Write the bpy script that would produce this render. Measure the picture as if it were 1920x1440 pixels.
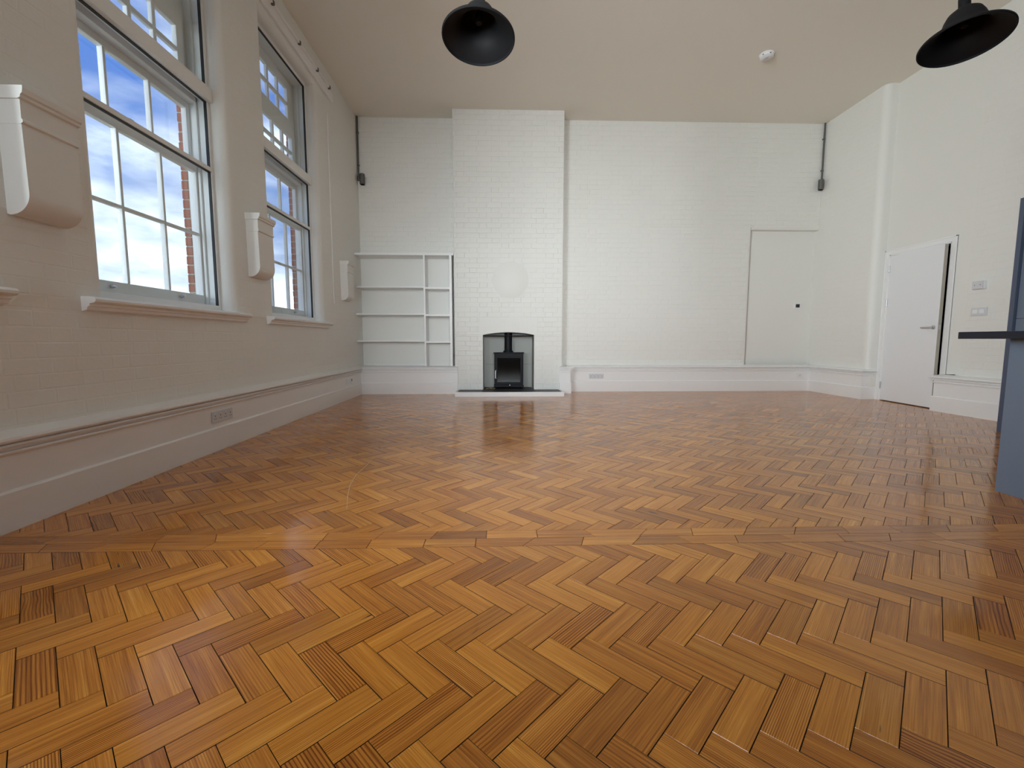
import bpy, bmesh, math, random
from mathutils import Vector, Matrix
random.seed(7)
for o in list(bpy.data.objects): bpy.data.objects.remove(o)
S = bpy.context.scene
COL = S.collection

# ------------------------------------------------------------------ camera
F_PX, PITCH, YAW, EYE = 842.0, 0.0958, 0.0306, 0.86
fw = Vector((math.sin(YAW)*math.cos(PITCH), math.cos(YAW)*math.cos(PITCH), -math.sin(PITCH)))
rt = Vector((math.cos(YAW), -math.sin(YAW), 0)); up = rt.cross(fw)
cam = bpy.data.objects.new('camera', bpy.data.cameras.new('camera')); COL.objects.link(cam)
cam.data.sensor_fit = 'HORIZONTAL'; cam.data.sensor_width = 36.0; cam.data.lens = F_PX/1920*36
cam.data.clip_start = 0.05
cam.matrix_world = Matrix(((rt.x, up.x, -fw.x, 0), (rt.y, up.y, -fw.y, 0), (rt.z, up.z, -fw.z, EYE), (0, 0, 0, 1)))
S.camera = cam
def project(p):
    d = Vector(p) - Vector((0, 0, EYE)); z = d.dot(fw)
    if z < 0.15: return None
    return (960+F_PX*d.dot(rt)/z, 720-F_PX*d.dot(up)/z)

# ------------------------------------------------------------------ world, exposure
SKY_STRENGTH = 1.0
S.view_settings.view_transform = 'Standard'; S.view_settings.look = 'None'
S.view_settings.gamma = 1.0; S.view_settings.use_curve_mapping = False
S.view_settings.exposure = 0.0
S.display_settings.display_device = 'sRGB'
wd = bpy.data.worlds.new('sky'); S.world = wd; wd.use_nodes = True
N = wd.node_tree.nodes; Lk = wd.node_tree.links; N.clear()
def wn(t, **k):
    n = N.new(t)
    for a, v in k.items(): setattr(n, a, v)
    return n
tc = wn('ShaderNodeTexCoord'); sp = wn('ShaderNodeSeparateXYZ'); Lk.new(tc.outputs['Generated'], sp.inputs[0])
ramp = wn('ShaderNodeValToRGB'); Lk.new(sp.outputs['Z'], ramp.inputs[0])
e = ramp.color_ramp.elements
e[0].position = 0.0; e[0].color = (0.50, 0.66, 0.95, 1)
e[1].position = 1.0; e[1].color = (0.085, 0.235, 0.85, 1)
m_ = e.new(0.35); m_.color = (0.155, 0.34, 0.93, 1)
mp = wn('ShaderNodeMapping'); mp.inputs['Scale'].default_value = (1.6, 1.6, 4.2); Lk.new(tc.outputs['Generated'], mp.inputs[0])
mp.inputs['Location'].default_value = (0.3, 1.1, 0.2)
cl = wn('ShaderNodeTexNoise'); cl.inputs['Scale'].default_value = 1.7; cl.inputs['Detail'].default_value = 8; cl.inputs['Roughness'].default_value = 0.55
Lk.new(mp.outputs[0], cl.inputs['Vector'])
# clouds thicken toward the horizon
mr = wn('ShaderNodeMapRange'); mr.inputs['From Min'].default_value = 0.05; mr.inputs['From Max'].default_value = 0.62
mr.inputs['To Min'].default_value = 0.27; mr.inputs['To Max'].default_value = 0.53; Lk.new(sp.outputs['Z'], mr.inputs['Value'])
sb = wn('ShaderNodeMath', operation='SUBTRACT'); Lk.new(cl.outputs['Fac'], sb.inputs[0]); Lk.new(mr.outputs[0], sb.inputs[1])
ml = wn('ShaderNodeMath', operation='MULTIPLY', use_clamp=True); ml.inputs[1].default_value = 3.2; Lk.new(sb.outputs[0], ml.inputs[0])
cv = wn('ShaderNodeTexNoise'); cv.inputs['Scale'].default_value = 3.1; cv.inputs['Detail'].default_value = 5; Lk.new(mp.outputs[0], cv.inputs['Vector'])
cr = wn('ShaderNodeValToRGB'); Lk.new(cv.outputs['Fac'], cr.inputs[0])
cr.color_ramp.elements[0].position = 0.36; cr.color_ramp.elements[0].color = (0.74, 0.84, 1.02, 1)
cr.color_ramp.elements[1].position = 0.72; cr.color_ramp.elements[1].color = (2.9, 2.95, 3.05, 1)
mx = wn('ShaderNodeMixRGB'); Lk.new(cr.outputs[0], mx.inputs['Color2'])
Lk.new(ml.outputs[0], mx.inputs['Fac']); Lk.new(ramp.outputs[0], mx.inputs['Color1'])
gr = wn('ShaderNodeMath', operation='LESS_THAN'); gr.inputs[1].default_value = -0.01; Lk.new(sp.outputs['Z'], gr.inputs[0])
mg = wn('ShaderNodeMixRGB'); mg.inputs['Color2'].default_value = (0.30, 0.30, 0.24, 1)
Lk.new(gr.outputs[0], mg.inputs['Fac']); Lk.new(mx.outputs[0], mg.inputs['Color1'])
bg = wn('ShaderNodeBackground'); bg.inputs['Strength'].default_value = SKY_STRENGTH; Lk.new(mg.outputs[0], bg.inputs[0])
wo = wn('ShaderNodeOutputWorld'); Lk.new(bg.outputs[0], wo.inputs[0])

# ------------------------------------------------------------------ key planes of the room (metres, camera stands at x=0 y=0)
WL, WR, WB, WREAR, CEIL = -2.26, 5.41, 7.62, -3.6, 4.42
REC = 5.58                       # back plane of the door recess
REC0, REC1 = 5.107, 6.43         # its near and far edges
CHX0, CHX1, CHY = -0.70, 1.04, 7.32
WIN0, WPER, WW = 2.635, 1.965, 1.40
SILL = 1.10

WIN_K = (0, 1, -1, -2)
# area lamps added outside unseen openings, left of and behind the camera
def fill_lamp(x, y, z, sx, sy, rot, watts, col=(0.865, 0.955, 1.0), spread=110):
    l = bpy.data.lights.new('added_fill_lamp', 'AREA'); l.shape = 'RECTANGLE'; l.size = sx; l.size_y = sy
    l.energy = watts; l.color = col; l.spread = math.radians(spread)
    o = bpy.data.objects.new('added_fill_lamp', l); COL.objects.link(o); o.location = (x, y, z); o.rotation_euler = rot
# lamps turned to slant onto the end wall and spare the left wall
for k, w, daz, sprd in ((-1, 90, 38, 110), (-2, 265, 60, 90)):
    daz = math.radians(daz); cy_ = WIN0+WPER*k+WW/2
    fill_lamp(WL-0.10-0.95*math.cos(daz), cy_-0.95*math.sin(daz), 2.25, 2.5, 1.6, (0, -math.pi/2, daz), w, spread=sprd)
RWX0, RWX1 = -1.0, 1.5          # made-up rear opening for a narrow lamp added to brighten the end wall
fill_lamp((RWX0+RWX1)/2, WREAR-0.25, 1.80, RWX1-RWX0-0.1, 1.75, (math.pi/2, 0, 0), 25, spread=38)
C = S.cycles
C.use_denoising = True; C.denoiser = 'OPENIMAGEDENOISE'
C.max_bounces = 7; C.diffuse_bounces = 5; C.glossy_bounces = 3; C.transmission_bounces = 4; C.transparent_max_bounces = 12
C.caustics_reflective = False; C.caustics_refractive = False
C.use_adaptive_sampling = True; C.adaptive_threshold = 0.1; C.adaptive_min_samples = 24
wd.cycles.sampling_method = 'NONE'

# ------------------------------------------------------------------ helpers
class MB:
    def __init__(s): s.v = []; s.f = []; s.uv = None
    def add(s, vs, fs):
        b = len(s.v); s.v += [tuple(v) for v in vs]; s.f += [tuple(i+b for i in f) for f in fs]; return s
    def box(s, x0, x1, y0, y1, z0, z1):
        return s.add([(x0,y0,z0),(x1,y0,z0),(x1,y1,z0),(x0,y1,z0),(x0,y0,z1),(x1,y0,z1),(x1,y1,z1),(x0,y1,z1)],
                     [(0,3,2,1),(4,5,6,7),(0,1,5,4),(1,2,6,5),(2,3,7,6),(3,0,4,7)])
    def prism(s, pts, axis, a, b):
        # pts 2D polygon; axis 'x': (y,z), 'y': (x,z), 'z': (x,y)
        def P(p, t): return {'x': (t, p[0], p[1]), 'y': (p[0], t, p[1]), 'z': (p[0], p[1], t)}[axis]
        n = len(pts)
        return s.add([P(p, a) for p in pts]+[P(p, b) for p in pts],
                     [tuple(range(n))[::-1], tuple(range(n, 2*n))]+[(i, (i+1) % n, n+(i+1) % n, n+i) for i in range(n)])
    def lathe(s, prof, c=(0,0,0), n=40, axis='z'):
        vs = []; fs = []
        for r, h in prof:
            for k in range(n):
                a = 2*math.pi*k/n; x, y = r*math.cos(a), r*math.sin(a)
                v = {'z': (x, y, h), 'y': (x, h, y), 'x': (h, x, y)}[axis]
                vs.append((v[0]+c[0], v[1]+c[1], v[2]+c[2]))
        m = len(prof)
        for i in range(m-1):
            for k in range(n): fs.append((i*n+k, i*n+(k+1) % n, (i+1)*n+(k+1) % n, (i+1)*n+k))
        if prof[0][0] > 1e-6: fs.append(tuple(range(n))[::-1])
        if prof[-1][0] > 1e-6: fs.append(tuple(range((m-1)*n, m*n)))
        return s.add(vs, fs)
    def tube(s, pts, r, n=10):
        pts = [Vector(p) for p in pts]; vs = []; fs = []
        for i, p in enumerate(pts):
            d = (pts[min(i+1, len(pts)-1)]-pts[max(i-1, 0)]).normalized()
            a = d.orthogonal().normalized() if i == 0 else (a - d*a.dot(d)).normalized()
            b = d.cross(a)
            for k in range(n):
                t = 2*math.pi*k/n; vs.append(p+a*r*math.cos(t)+b*r*math.sin(t))
        for i in range(len(pts)-1):
            for k in range(n): fs.append((i*n+k, i*n+(k+1) % n, (i+1)*n+(k+1) % n, (i+1)*n+k))
        fs += [tuple(range(n))[::-1], tuple(range((len(pts)-1)*n, len(pts)*n))]
        return s.add(vs, fs)
    def mesh(s, name, mat, smooth=False, bevel=0):
        me = bpy.data.meshes.new(name); me.from_pydata(s.v, [], s.f)
        bm = bmesh.new(); bm.from_mesh(me)
        bmesh.ops.recalc_face_normals(bm, faces=bm.faces)
        if bevel: bmesh.ops.bevel(bm, geom=[e for e in bm.edges if len(e.link_faces) == 2 and e.calc_face_angle(0) > 0.5], offset=bevel, segments=2, affect='EDGES', profile=0.6, clamp_overlap=True)
        bm.to_mesh(me); bm.free()
        if mat: me.materials.append(mat)
        if smooth: me.shade_smooth(); me.set_sharp_from_angle(angle=math.radians(40))
        return me
    def build(s, name, mat, parent=None, smooth=False, bevel=0):
        return link(name, s.mesh(name, mat, smooth, bevel), parent)
def link(name, data, parent=None, loc=None):
    o = bpy.data.objects.new(name, data); COL.objects.link(o)
    if parent: o.parent = parent
    if loc is not None: o.location = loc
    return o
def tag(o, label, cat=None, group=None, kind=None):
    if label: o['label'] = label
    if cat: o['category'] = cat
    if group: o['group'] = group
    if kind: o['kind'] = kind
    return o
def thing(name, label, cat, loc=(0,0,0), group=None):
    return tag(link(name, None, None, loc), label, cat, group)
def struct(o, label=None, cat=None): o['kind'] = 'structure'; return tag(o, label, cat)
def arc(cx, cy, r, a0, a1, n=7): return [(cx+r*math.cos(math.radians(a0+(a1-a0)*i/n)), cy+r*math.sin(math.radians(a0+(a1-a0)*i/n))) for i in range(n+1)]

# ------------------------------------------------------------------ materials
def newmat(name):
    m = bpy.data.materials.new(name); m.use_nodes = True
    return m, m.node_tree.nodes, m.node_tree.links, m.node_tree.nodes['Principled BSDF']
def plain(name, col, rough=0.5, metal=0.0, bump=0.0, bscale=60, var=0.0, spec=0.5):
    m, n, l, b = newmat(name)
    b.inputs['Base Color'].default_value = (*col, 1); b.inputs['Roughness'].default_value = rough; b.inputs['Metallic'].default_value = metal
    b.inputs['Specular IOR Level'].default_value = spec
    tcx = n.new('ShaderNodeTexCoord'); nz = n.new('ShaderNodeTexNoise'); nz.inputs['Scale'].default_value = bscale; nz.inputs['Detail'].default_value = 1
    l.new(tcx.outputs['Object'], nz.inputs['Vector'])
    if bump:
        bp = n.new('ShaderNodeBump'); bp.inputs['Strength'].default_value = bump; bp.inputs['Distance'].default_value = 0.002
        l.new(nz.outputs['Fac'], bp.inputs['Height']); l.new(bp.outputs[0], b.inputs['Normal'])
    if var:
        n2 = n.new('ShaderNodeTexNoise'); n2.inputs['Scale'].default_value = bscale*0.08; l.new(tcx.outputs['Object'], n2.inputs['Vector'])
        mxx = n.new('ShaderNodeMixRGB'); mxx.inputs['Color1'].default_value = tuple(c*(1-var) for c in col)+(1,); mxx.inputs['Color2'].default_value = tuple(min(1, c*(1+var)) for c in col)+(1,)
        l.new(n2.outputs['Fac'], mxx.inputs['Fac']); l.new(mxx.outputs[0], b.inputs['Base Color'])
    return m
M = {}
M['wall'] = plain('painted_brick_white', (0.80, 0.79, 0.75), 0.55, bump=0.3, bscale=45)
M['plaster'] = plain('painted_plaster_white', (0.80, 0.79, 0.76), 0.6, )
M['ceiling'] = plain('ceiling_paint', (0.84, 0.80, 0.715), 0.8, )
M['trim'] = plain('trim_gloss_white', (0.86, 0.855, 0.85), 0.35, )
M['door'] = plain('door_white', (0.84, 0.85, 0.87), 0.38, )
M['doorwood'] = plain('door_edge_wood', (0.40, 0.36, 0.30), 0.6, bump=0.2, bscale=90, var=0.1)
M['sash'] = plain('sash_paint', (0.86, 0.87, 0.87), 0.35)
M['gasket'] = plain('dark_gasket', (0.03, 0.03, 0.035), 0.6)
M['black'] = plain('black_enamel', (0.008, 0.008, 0.009), 0.6, bump=0.05, bscale=200, spec=0.18)
M['stove'] = plain('stove_steel', (0.010, 0.010, 0.013), 0.55, bump=0.1, bscale=250, spec=0.2)
M['stoveglass'] = plain('stove_glass', (0.006, 0.005, 0.004), 0.08, spec=0.18)
M['chrome'] = plain('brushed_chrome', (0.55, 0.55, 0.56), 0.28, metal=1.0)
M['conduit'] = plain('galvanised_conduit', (0.14, 0.135, 0.13), 0.45, metal=0.6)
M['plastic'] = plain('white_plastic', (0.83, 0.83, 0.84), 0.35)
M['plasticgrey'] = plain('plate_steel_white', (0.66, 0.66, 0.68), 0.35)
M['darkhole'] = plain('dark_hole', (0.02, 0.02, 0.02), 0.7)
M['slate'] = plain('slate', (0.035, 0.037, 0.042), 0.45, bump=0.5, bscale=35, var=0.25)
M['render'] = plain('grey_render', (0.40, 0.40, 0.37), 0.6, bump=0.2, bscale=20, var=0.08)
M['rubble'] = plain('rubble_brown', (0.20, 0.15, 0.10), 0.9, bump=0.8, bscale=80, var=0.3)
M['cabinet'] = plain('cabinet_blue_grey', (0.150, 0.185, 0.245), 0.42, bump=0.03, bscale=60, var=0.02)
M['cabinetdark'] = plain('cabinet_navy', (0.075, 0.095, 0.145), 0.42, bump=0.03, bscale=60, var=0.02)
M['worktop'] = plain('black_granite', (0.014, 0.016, 0.024), 0.3, bump=0.15, bscale=120, var=0.4)
M['brickred'] = plain('red_brick', (0.42, 0.15, 0.09), 0.85, bump=0.8, bscale=60, var=0.25)
M['mortar'] = plain('mortar', (0.45, 0.42, 0.36), 0.9, bump=0.5, bscale=60, var=0.1)
M['subfloor'] = plain('bitumen', (0.022, 0.014, 0.008), 0.8)
def glass(name, tint=(0.96, 0.98, 0.98)):
    m, n, l, b = newmat(name); n.remove(b)
    t = n.new('ShaderNodeBsdfTransparent'); t.inputs[0].default_value = (*tint, 1)
    g = n.new('ShaderNodeBsdfGlossy'); g.inputs['Roughness'].default_value = 0.0
    lw = n.new('ShaderNodeLayerWeight'); lw.inputs['Blend'].default_value = 0.5; ge = n.new('ShaderNodeNewGeometry')
    def mt(op, a, b_):
        x = n.new('ShaderNodeMath'); x.operation = op
        for i, q in enumerate((a, b_)):
            if isinstance(q, float): x.inputs[i].default_value = q
            else: l.new(q, x.inputs[i])
        return x.outputs[0]
    sch = mt('ADD', mt('MULTIPLY', mt('POWER', lw.outputs['Facing'], 5.0), 0.92), 0.06)     # Schlick reflectance of the pane
    refl = mt('MULTIPLY', sch, mt('SUBTRACT', 1.0, ge.outputs['Backfacing']))
    mxx = n.new('ShaderNodeMixShader'); l.new(refl, mxx.inputs[0]); l.new(t.outputs[0], mxx.inputs[1]); l.new(g.outputs[0], mxx.inputs[2])
    l.new(mxx.outputs[0], n['Material Output'].inputs[0]); return m
M['glass'] = glass('window_glass')

def wood():
    m, n, l, b = newmat('pitch_pine_block')
    def nd(t, **k):
        x = n.new(t)
        for a, v in k.items(): setattr(x, a, v)
        return x
    uv = nd('ShaderNodeUVMap'); uv.uv_map = 'UVMap'
    oi = nd('ShaderNodeObjectInfo'); ge = nd('ShaderNodeNewGeometry')
    def math_(op, a, bb=None, clamp=False):
        x = nd('ShaderNodeMath', operation=op, use_clamp=clamp)
        for i, q in enumerate((a, bb)):
            if q is None: continue
            if isinstance(q, (int, float)): x.inputs[i].default_value = q
            else: l.new(q, x.inputs[i])
        return x.outputs[0]
    rnd = math_('FRACT', math_('ADD', math_('MULTIPLY', oi.outputs['Random'], 7.31), math_('MULTIPLY', ge.outputs['Random Per Island'], 5.77)))
    wn1 = nd('ShaderNodeTexWhiteNoise', noise_dimensions='1D'); l.new(rnd, wn1.inputs['W'])
    r3 = nd('ShaderNodeSeparateColor'); l.new(wn1.outputs['Color'], r3.inputs[0])
    R1, R2, R3 = r3.outputs[0], r3.outputs[1], r3.outputs[2]
    su = nd('ShaderNodeSeparateXYZ'); l.new(uv.outputs[0], su.inputs[0]); U, V = su.outputs[0], su.outputs[1]
    def vec(ku, kv, kr):
        c = nd('ShaderNodeCombineXYZ'); l.new(math_('MULTIPLY', U, ku), c.inputs[0]); l.new(math_('MULTIPLY', V, kv), c.inputs[1]); l.new(math_('MULTIPLY', rnd, kr), c.inputs[2]); return c.outputs[0]
    def noise(v, scale, det=3, rough=0.5, dist=0.0):
        x = nd('ShaderNodeTexNoise'); x.inputs['Scale'].default_value = scale; x.inputs['Detail'].default_value = det; x.inputs['Roughness'].default_value = rough; x.inputs['Distortion'].default_value = dist; l.new(v, x.inputs['Vector']); return x.outputs['Fac']
    fine = noise(vec(6, 420, 91), 1.0, 2, 0.6)
    med = noise(vec(1.3, 55, 53), 1.0, 3, 0.55, 0.3)
    warp = noise(vec(4.5, 14, 33), 1.0, 2, 0.5)
    # growth rings: sine across the block, bent by the warp, pitch differs by block
    pitch = math_('ADD', 620.0, math_('MULTIPLY', R2, 760.0))
    ph = math_('ADD', math_('MULTIPLY', V, pitch), math_('MULTIPLY', warp, math_('ADD', 3.0, math_('MULTIPLY', math_('POWER', R3, 3.0), 24.0))))
    ring = math_('POWER', math_('ADD', math_('MULTIPLY', math_('SINE', ph), 0.5), 0.5), 2.2)
    ringamt = math_('MULTIPLY', math_('POWER', R1, 3.0), 1.0, True)
    msk = math_('MULTIPLY', math_('SUBTRACT', noise(vec(0.8, 24, 17), 1.0, 1, 0.5), 0.42), 5.0, True)
    ringamt = math_('ADD', ringamt, math_('MULTIPLY', msk, math_('MULTIPLY', R1, 0.75)), True)
    base = nd('ShaderNodeValToRGB'); e = base.color_ramp.elements
    e[0].position = 0.0; e[0].color = (0.320, 0.100, 0.012, 1)
    e[1].position = 1.0; e[1].color = (0.860, 0.430, 0.080, 1)
    x = e.new(0.40); x.color = (0.540, 0.196, 0.022, 1)
    x = e.new(0.72); x.color = (0.690, 0.280, 0.035, 1)
    tone = math_('ADD', math_('MULTIPLY', R2, 0.32), math_('MULTIPLY', math_('SUBTRACT', med, 0.5), 1.0))
    tone = math_('ADD', math_('ADD', tone, 0.29), math_('MULTIPLY', math_('SUBTRACT', fine, 0.5), 1.3), True)
    l.new(tone, base.inputs[0])
    dk = nd('ShaderNodeMixRGB', blend_type='MULTIPLY'); dk.inputs['Color2'].default_value = (0.36, 0.20, 0.13, 1)
    l.new(math_('MULTIPLY', ring, ringamt), dk.inputs['Fac']); l.new(base.outputs[0], dk.inputs['Color1'])
    # odd knots and tar streaks that belong to the timber
    st = noise(vec(5, 45, 71), 1.0, 3, 0.6)
    sm = math_('MULTIPLY', math_('SUBTRACT', st, math_('SUBTRACT', 0.83, math_('MULTIPLY', math_('GREATER_THAN', R3, 0.90), 0.17))), 14.0, True)
    d2 = nd('ShaderNodeMixRGB'); d2.inputs['Color2'].default_value = (0.035, 0.016, 0.008, 1); l.new(sm, d2.inputs['Fac']); l.new(dk.outputs[0], d2.inputs['Color1'])
    # grey-brown worn blocks
    d3 = nd('ShaderNodeMixRGB', blend_type='MULTIPLY'); d3.inputs['Color2'].default_value = (0.62, 0.60, 0.66, 1)
    l.new(math_('MULTIPLY', math_('GREATER_THAN', R3, 0.88), 0.45), d3.inputs['Fac']); l.new(d2.outputs[0], d3.inputs['Color1'])
    l.new(d3.outputs[0], b.inputs['Base Color'])
    tco = nd('ShaderNodeTexCoord'); wv = nd('ShaderNodeTexNoise'); wv.inputs['Scale'].default_value = 5.0; wv.inputs['Detail'].default_value = 1
    l.new(ge.outputs['Position'], wv.inputs['Vector'])
    rg = math_('ADD', 0.06, math_('ADD', math_('MULTIPLY', wv.outputs['Fac'], 0.09), math_('MULTIPLY', fine, 0.05)))
    l.new(rg, b.inputs['Roughness'])
    b.inputs['Specular IOR Level'].default_value = 0.44
    hh = math_('MULTIPLY', noise(vec(6, 420, 91), 1.0, 1, 0.5), 0.7)
    bp = nd('ShaderNodeBump'); bp.inputs['Strength'].default_value = 0.22; bp.inputs['Distance'].default_value = 0.0012
    l.new(hh, bp.inputs['Height']); l.new(bp.outputs[0], b.inputs['Normal'])
    return m
M['wood'] = wood()

# ------------------------------------------------------------------ FLOOR
floor = struct(MB().box(WL-0.05, REC+0.9, WREAR, WB+0.0, -0.06, -0.0045).build('floor', M['subfloor']),
               'honey brown herringbone woodblock floor across the whole room', 'floor')
def clip(poly, x0, x1, y0, y1):
    def cut(ps, fn, it):
        out = []
        for i in range(len(ps)):
            a, b_ = ps[i], ps[(i+1) % len(ps)]; fa, fb = fn(a), fn(b_)
            if fa >= 0: out.append(a)
            if (fa > 0 and fb < 0) or (fa < 0 and fb > 0):
                t = fa/(fa-fb); out.append((a[0]+(b_[0]-a[0])*t, a[1]+(b_[1]-a[1])*t))
        return out
    for fn in (lambda p: p[0]-x0, lambda p: x1-p[0], lambda p: p[1]-y0, lambda p: y1-p[1]):
        if len(poly) < 3: return []
        poly = cut(poly, fn, 0)
    return poly
def parea(ps):
    return abs(sum(ps[i][0]*ps[(i+1) % len(ps)][1]-ps[(i+1) % len(ps)][0]*ps[i][1] for i in range(len(ps))))/2 if len(ps) > 2 else 0
def screen_area(pts3):
    q = [project(p) for p in pts3]
    if any(k is None for k in q): return 0
    return parea(clip(q, 0, 1920, 0, 1440))
def prism_block(pts, dx, dy, zt, cham=0.0004, depth=0.005, tilt=(0, 0)):
    """pts: plan polygon around its own centre; returns verts, faces, per-face-corner uv in block metres"""
    n = len(pts); cx = sum(p[0] for p in pts)/n; cy = sum(p[1] for p in pts)/n
    def sh(p, d):
        vx, vy = p[0]-cx, p[1]-cy; r = math.hypot(vx, vy) or 1
        k = max(0.0, 1-d*1.6/r); return (cx+vx*k, cy+vy*k)
    T = [sh(p, cham) for p in pts]
    tz = lambda p: zt+p[0]*tilt[0]+p[1]*tilt[1]
    vs = [(p[0], p[1], tz(p)) for p in T]+[(p[0], p[1], tz(p)-cham*2.5) for p in pts]+[(p[0], p[1], -depth) for p in pts]
    if sum(pts[i][0]*pts[(i+1) % n][1]-pts[(i+1) % n][0]*pts[i][1] for i in range(n)) < 0: vs = vs[:n][::-1]+vs[n:2*n][::-1]+vs[2*n:][::-1]
    fs = [tuple(range(n))]
    for i in range(n):
        j = (i+1) % n; fs.append((n+i, n+j, j, i)); fs.append((2*n+i, 2*n+j, n+j, n+i))
    return vs, fs
def uvmesh(name, vs, fs, uvs, mat, joint=None):
    me = bpy.data.meshes.new(name); me.from_pydata(vs, [], fs)
    lay = me.uv_layers.new(name='UVMap')
    for p in me.polygons:
        for li in p.loop_indices: lay.data[li].uv = uvs[me.loops[li].vertex_index]
    me.materials.append(mat); me.materials.append(M['subfloor'])
    for p in me.polygons: p.material_index = 0 if p.normal.z > 0.3 else 1     # grimy sides in the joints
    return me
blocks = []   # (name, centre, angle, local polygon (u along grain))
GAP = 0.0009
def herring(O, w, L, reg):
    c = math.sqrt(0.5); eu = (c, c); ev = (-c, c)
    x0, x1, y0, y1 = reg; px = w*math.sqrt(2); py = L*math.sqrt(2)
    for i in range(int((x0-O[0])/px)-4, int((x1-O[0])/px)+5):
        for j in range(int((y0-O[1])/py)-3, int((y1-O[1])/py)+3):
            ou, ov = i*w+j*L, -i*w+j*L
            for kind in (0, 1):
                if kind == 0: ua, ub, va, vb = ou, ou+L, ov, ov+w
                else: ua, ub, va, vb = ou+L, ou+L+w, ov, ov+L
                ua += GAP; ub -= GAP; va += GAP; vb -= GAP
                P = [(O[0]+u*eu[0]+v*ev[0], O[1]+u*eu[1]+v*ev[1]) for u, v in ((ua, va), (ub, va), (ub, vb), (ua, vb))]
                ctr = (sum(p[0] for p in P)/4, sum(p[1] for p in P)/4)
                full = parea(P); Q = clip(P, *reg)
                if parea(Q) < 0.00012: continue
                ang = math.radians(45 if kind == 0 else 135)
                ca, sa = math.cos(-ang), math.sin(-ang)
                loc = [((p[0]-ctr[0])*ca-(p[1]-ctr[1])*sa, (p[0]-ctr[0])*sa+(p[1]-ctr[1])*ca) for p in Q]
                blocks.append(('wood_block', ctr, ang, loc, abs(parea(Q)-full) < 1e-7))
S0, S1 = 1.815, 1.972
herring((-0.0148, 0.8476), 0.0761, 0.2327, (WL, WR, WREAR, S0-0.001))
herring((0.0459, 1.8446), 0.0765, 0.2470, (WL, REC+0.02, S1+0.001, WB))
for row, (ya, yb, off, ln) in enumerate(((S0, S0+0.078, -0.09, 0.2265), (S0+0.079, S1, -0.061, 0.2362))):
    k0 = int((WL-off)/ln)-1; k1 = int((WR-off)/ln)+1
    js = [off+ln*k+random.uniform(-0.01, 0.01) for k in range(k0, k1+2)]; sk = [random.choice((0, 0, 0.012, -0.02, 0.03)) for _ in js]
    for a in range(len(js)-1):
        P = clip([(js[a]-sk[a]+GAP, ya), (js[a+1]-sk[a+1]-GAP, ya), (js[a+1]+sk[a+1]-GAP, yb), (js[a]+sk[a]+GAP, yb)], WL, WR, 0, 5)
        if len(P) < 3: continue
        ctr = (sum(p[0] for p in P)/len(P), (ya+yb)/2)
        blocks.append(('border_block', ctr, 0.0, [(p[0]-ctr[0], p[1]-ctr[1]) for p in P], False))
def bl_area(bk):
    _, c, a, loc, _f = bk; ca, sa = math.cos(a), math.sin(a)
    return screen_area([(c[0]+p[0]*ca-p[1]*sa, c[1]+p[0]*sa+p[1]*ca, 0) for p in loc])
order = sorted(range(len(blocks)), key=lambda i: -bl_area(blocks[i]))
cnt = {'wood_block': 0, 'border_block': 0}; single = set()
for i in order:
    nme = blocks[i][0]; lim = 300 if nme == 'wood_block' else 30
    if cnt[nme] < lim and bl_area(blocks[i]) > 40: single.add(i); cnt[nme] += 1
cache = {}; rv = []; rf = []; ruv = []
for i, (nme, c, a, loc, full) in enumerate(blocks):
    if i in single:
        key = (tuple((round(p[0], 4), round(p[1], 4)) for p in loc)) if full else None
        me = cache.get(key)
        if me is None:
            vs, fs = prism_block(loc, 0, 0, 0.0)
            me = uvmesh(nme, vs, fs, [(v[0], v[1]) for v in vs], M['wood'])
            if key: cache[key] = me
        o = link(nme, me, floor, (c[0], c[1], random.uniform(-0.00015, 0.0001)))
        o.rotation_euler = (random.gauss(0, 0.0016), random.gauss(0, 0.0008), a)
    else:
        vs, fs = prism_block(loc, 0, 0, random.uniform(-0.00015, 0.0001), tilt=(random.gauss(0, 0.0008), random.gauss(0, 0.0016)))
        b0 = len(rv); ca, sa = math.cos(a), math.sin(a); ou = random.uniform(-3, 3); ow = random.uniform(-1, 1)
        rv += [(c[0]+v[0]*ca-v[1]*sa, c[1]+v[0]*sa+v[1]*ca, v[2]) for v in vs]; rf += [tuple(q+b0 for q in f) for f in fs]
        ruv += [(v[0]+ou, v[1]+ow) for v in vs]
rest = link('wood_blocks', uvmesh('wood_blocks', rv, rf, ruv, M['wood']), floor); rest['kind'] = 'stuff'

SC = [(-0.926, 3.286), (-0.915, 3.085), (-0.918, 2.859), (-0.889, 2.643), (-0.84, 2.456), (-0.779, 2.256)]
sv = []; sf = []
for i, (x, y) in enumerate(SC):
    wv_ = 0.001+0.002*math.sin(math.pi*i/(len(SC)-1)); sv += [(x-wv_, y, 0.0006), (x+wv_, y, 0.0006)]
    if i: sf.append((2*i-2, 2*i-1, 2*i+1, 2*i))
MB().add(sv, sf).build('scratch', plain('scratch_pale', (0.60, 0.34, 0.11), 0.5), floor)['label'] = 'pale curved scratch'

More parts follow.
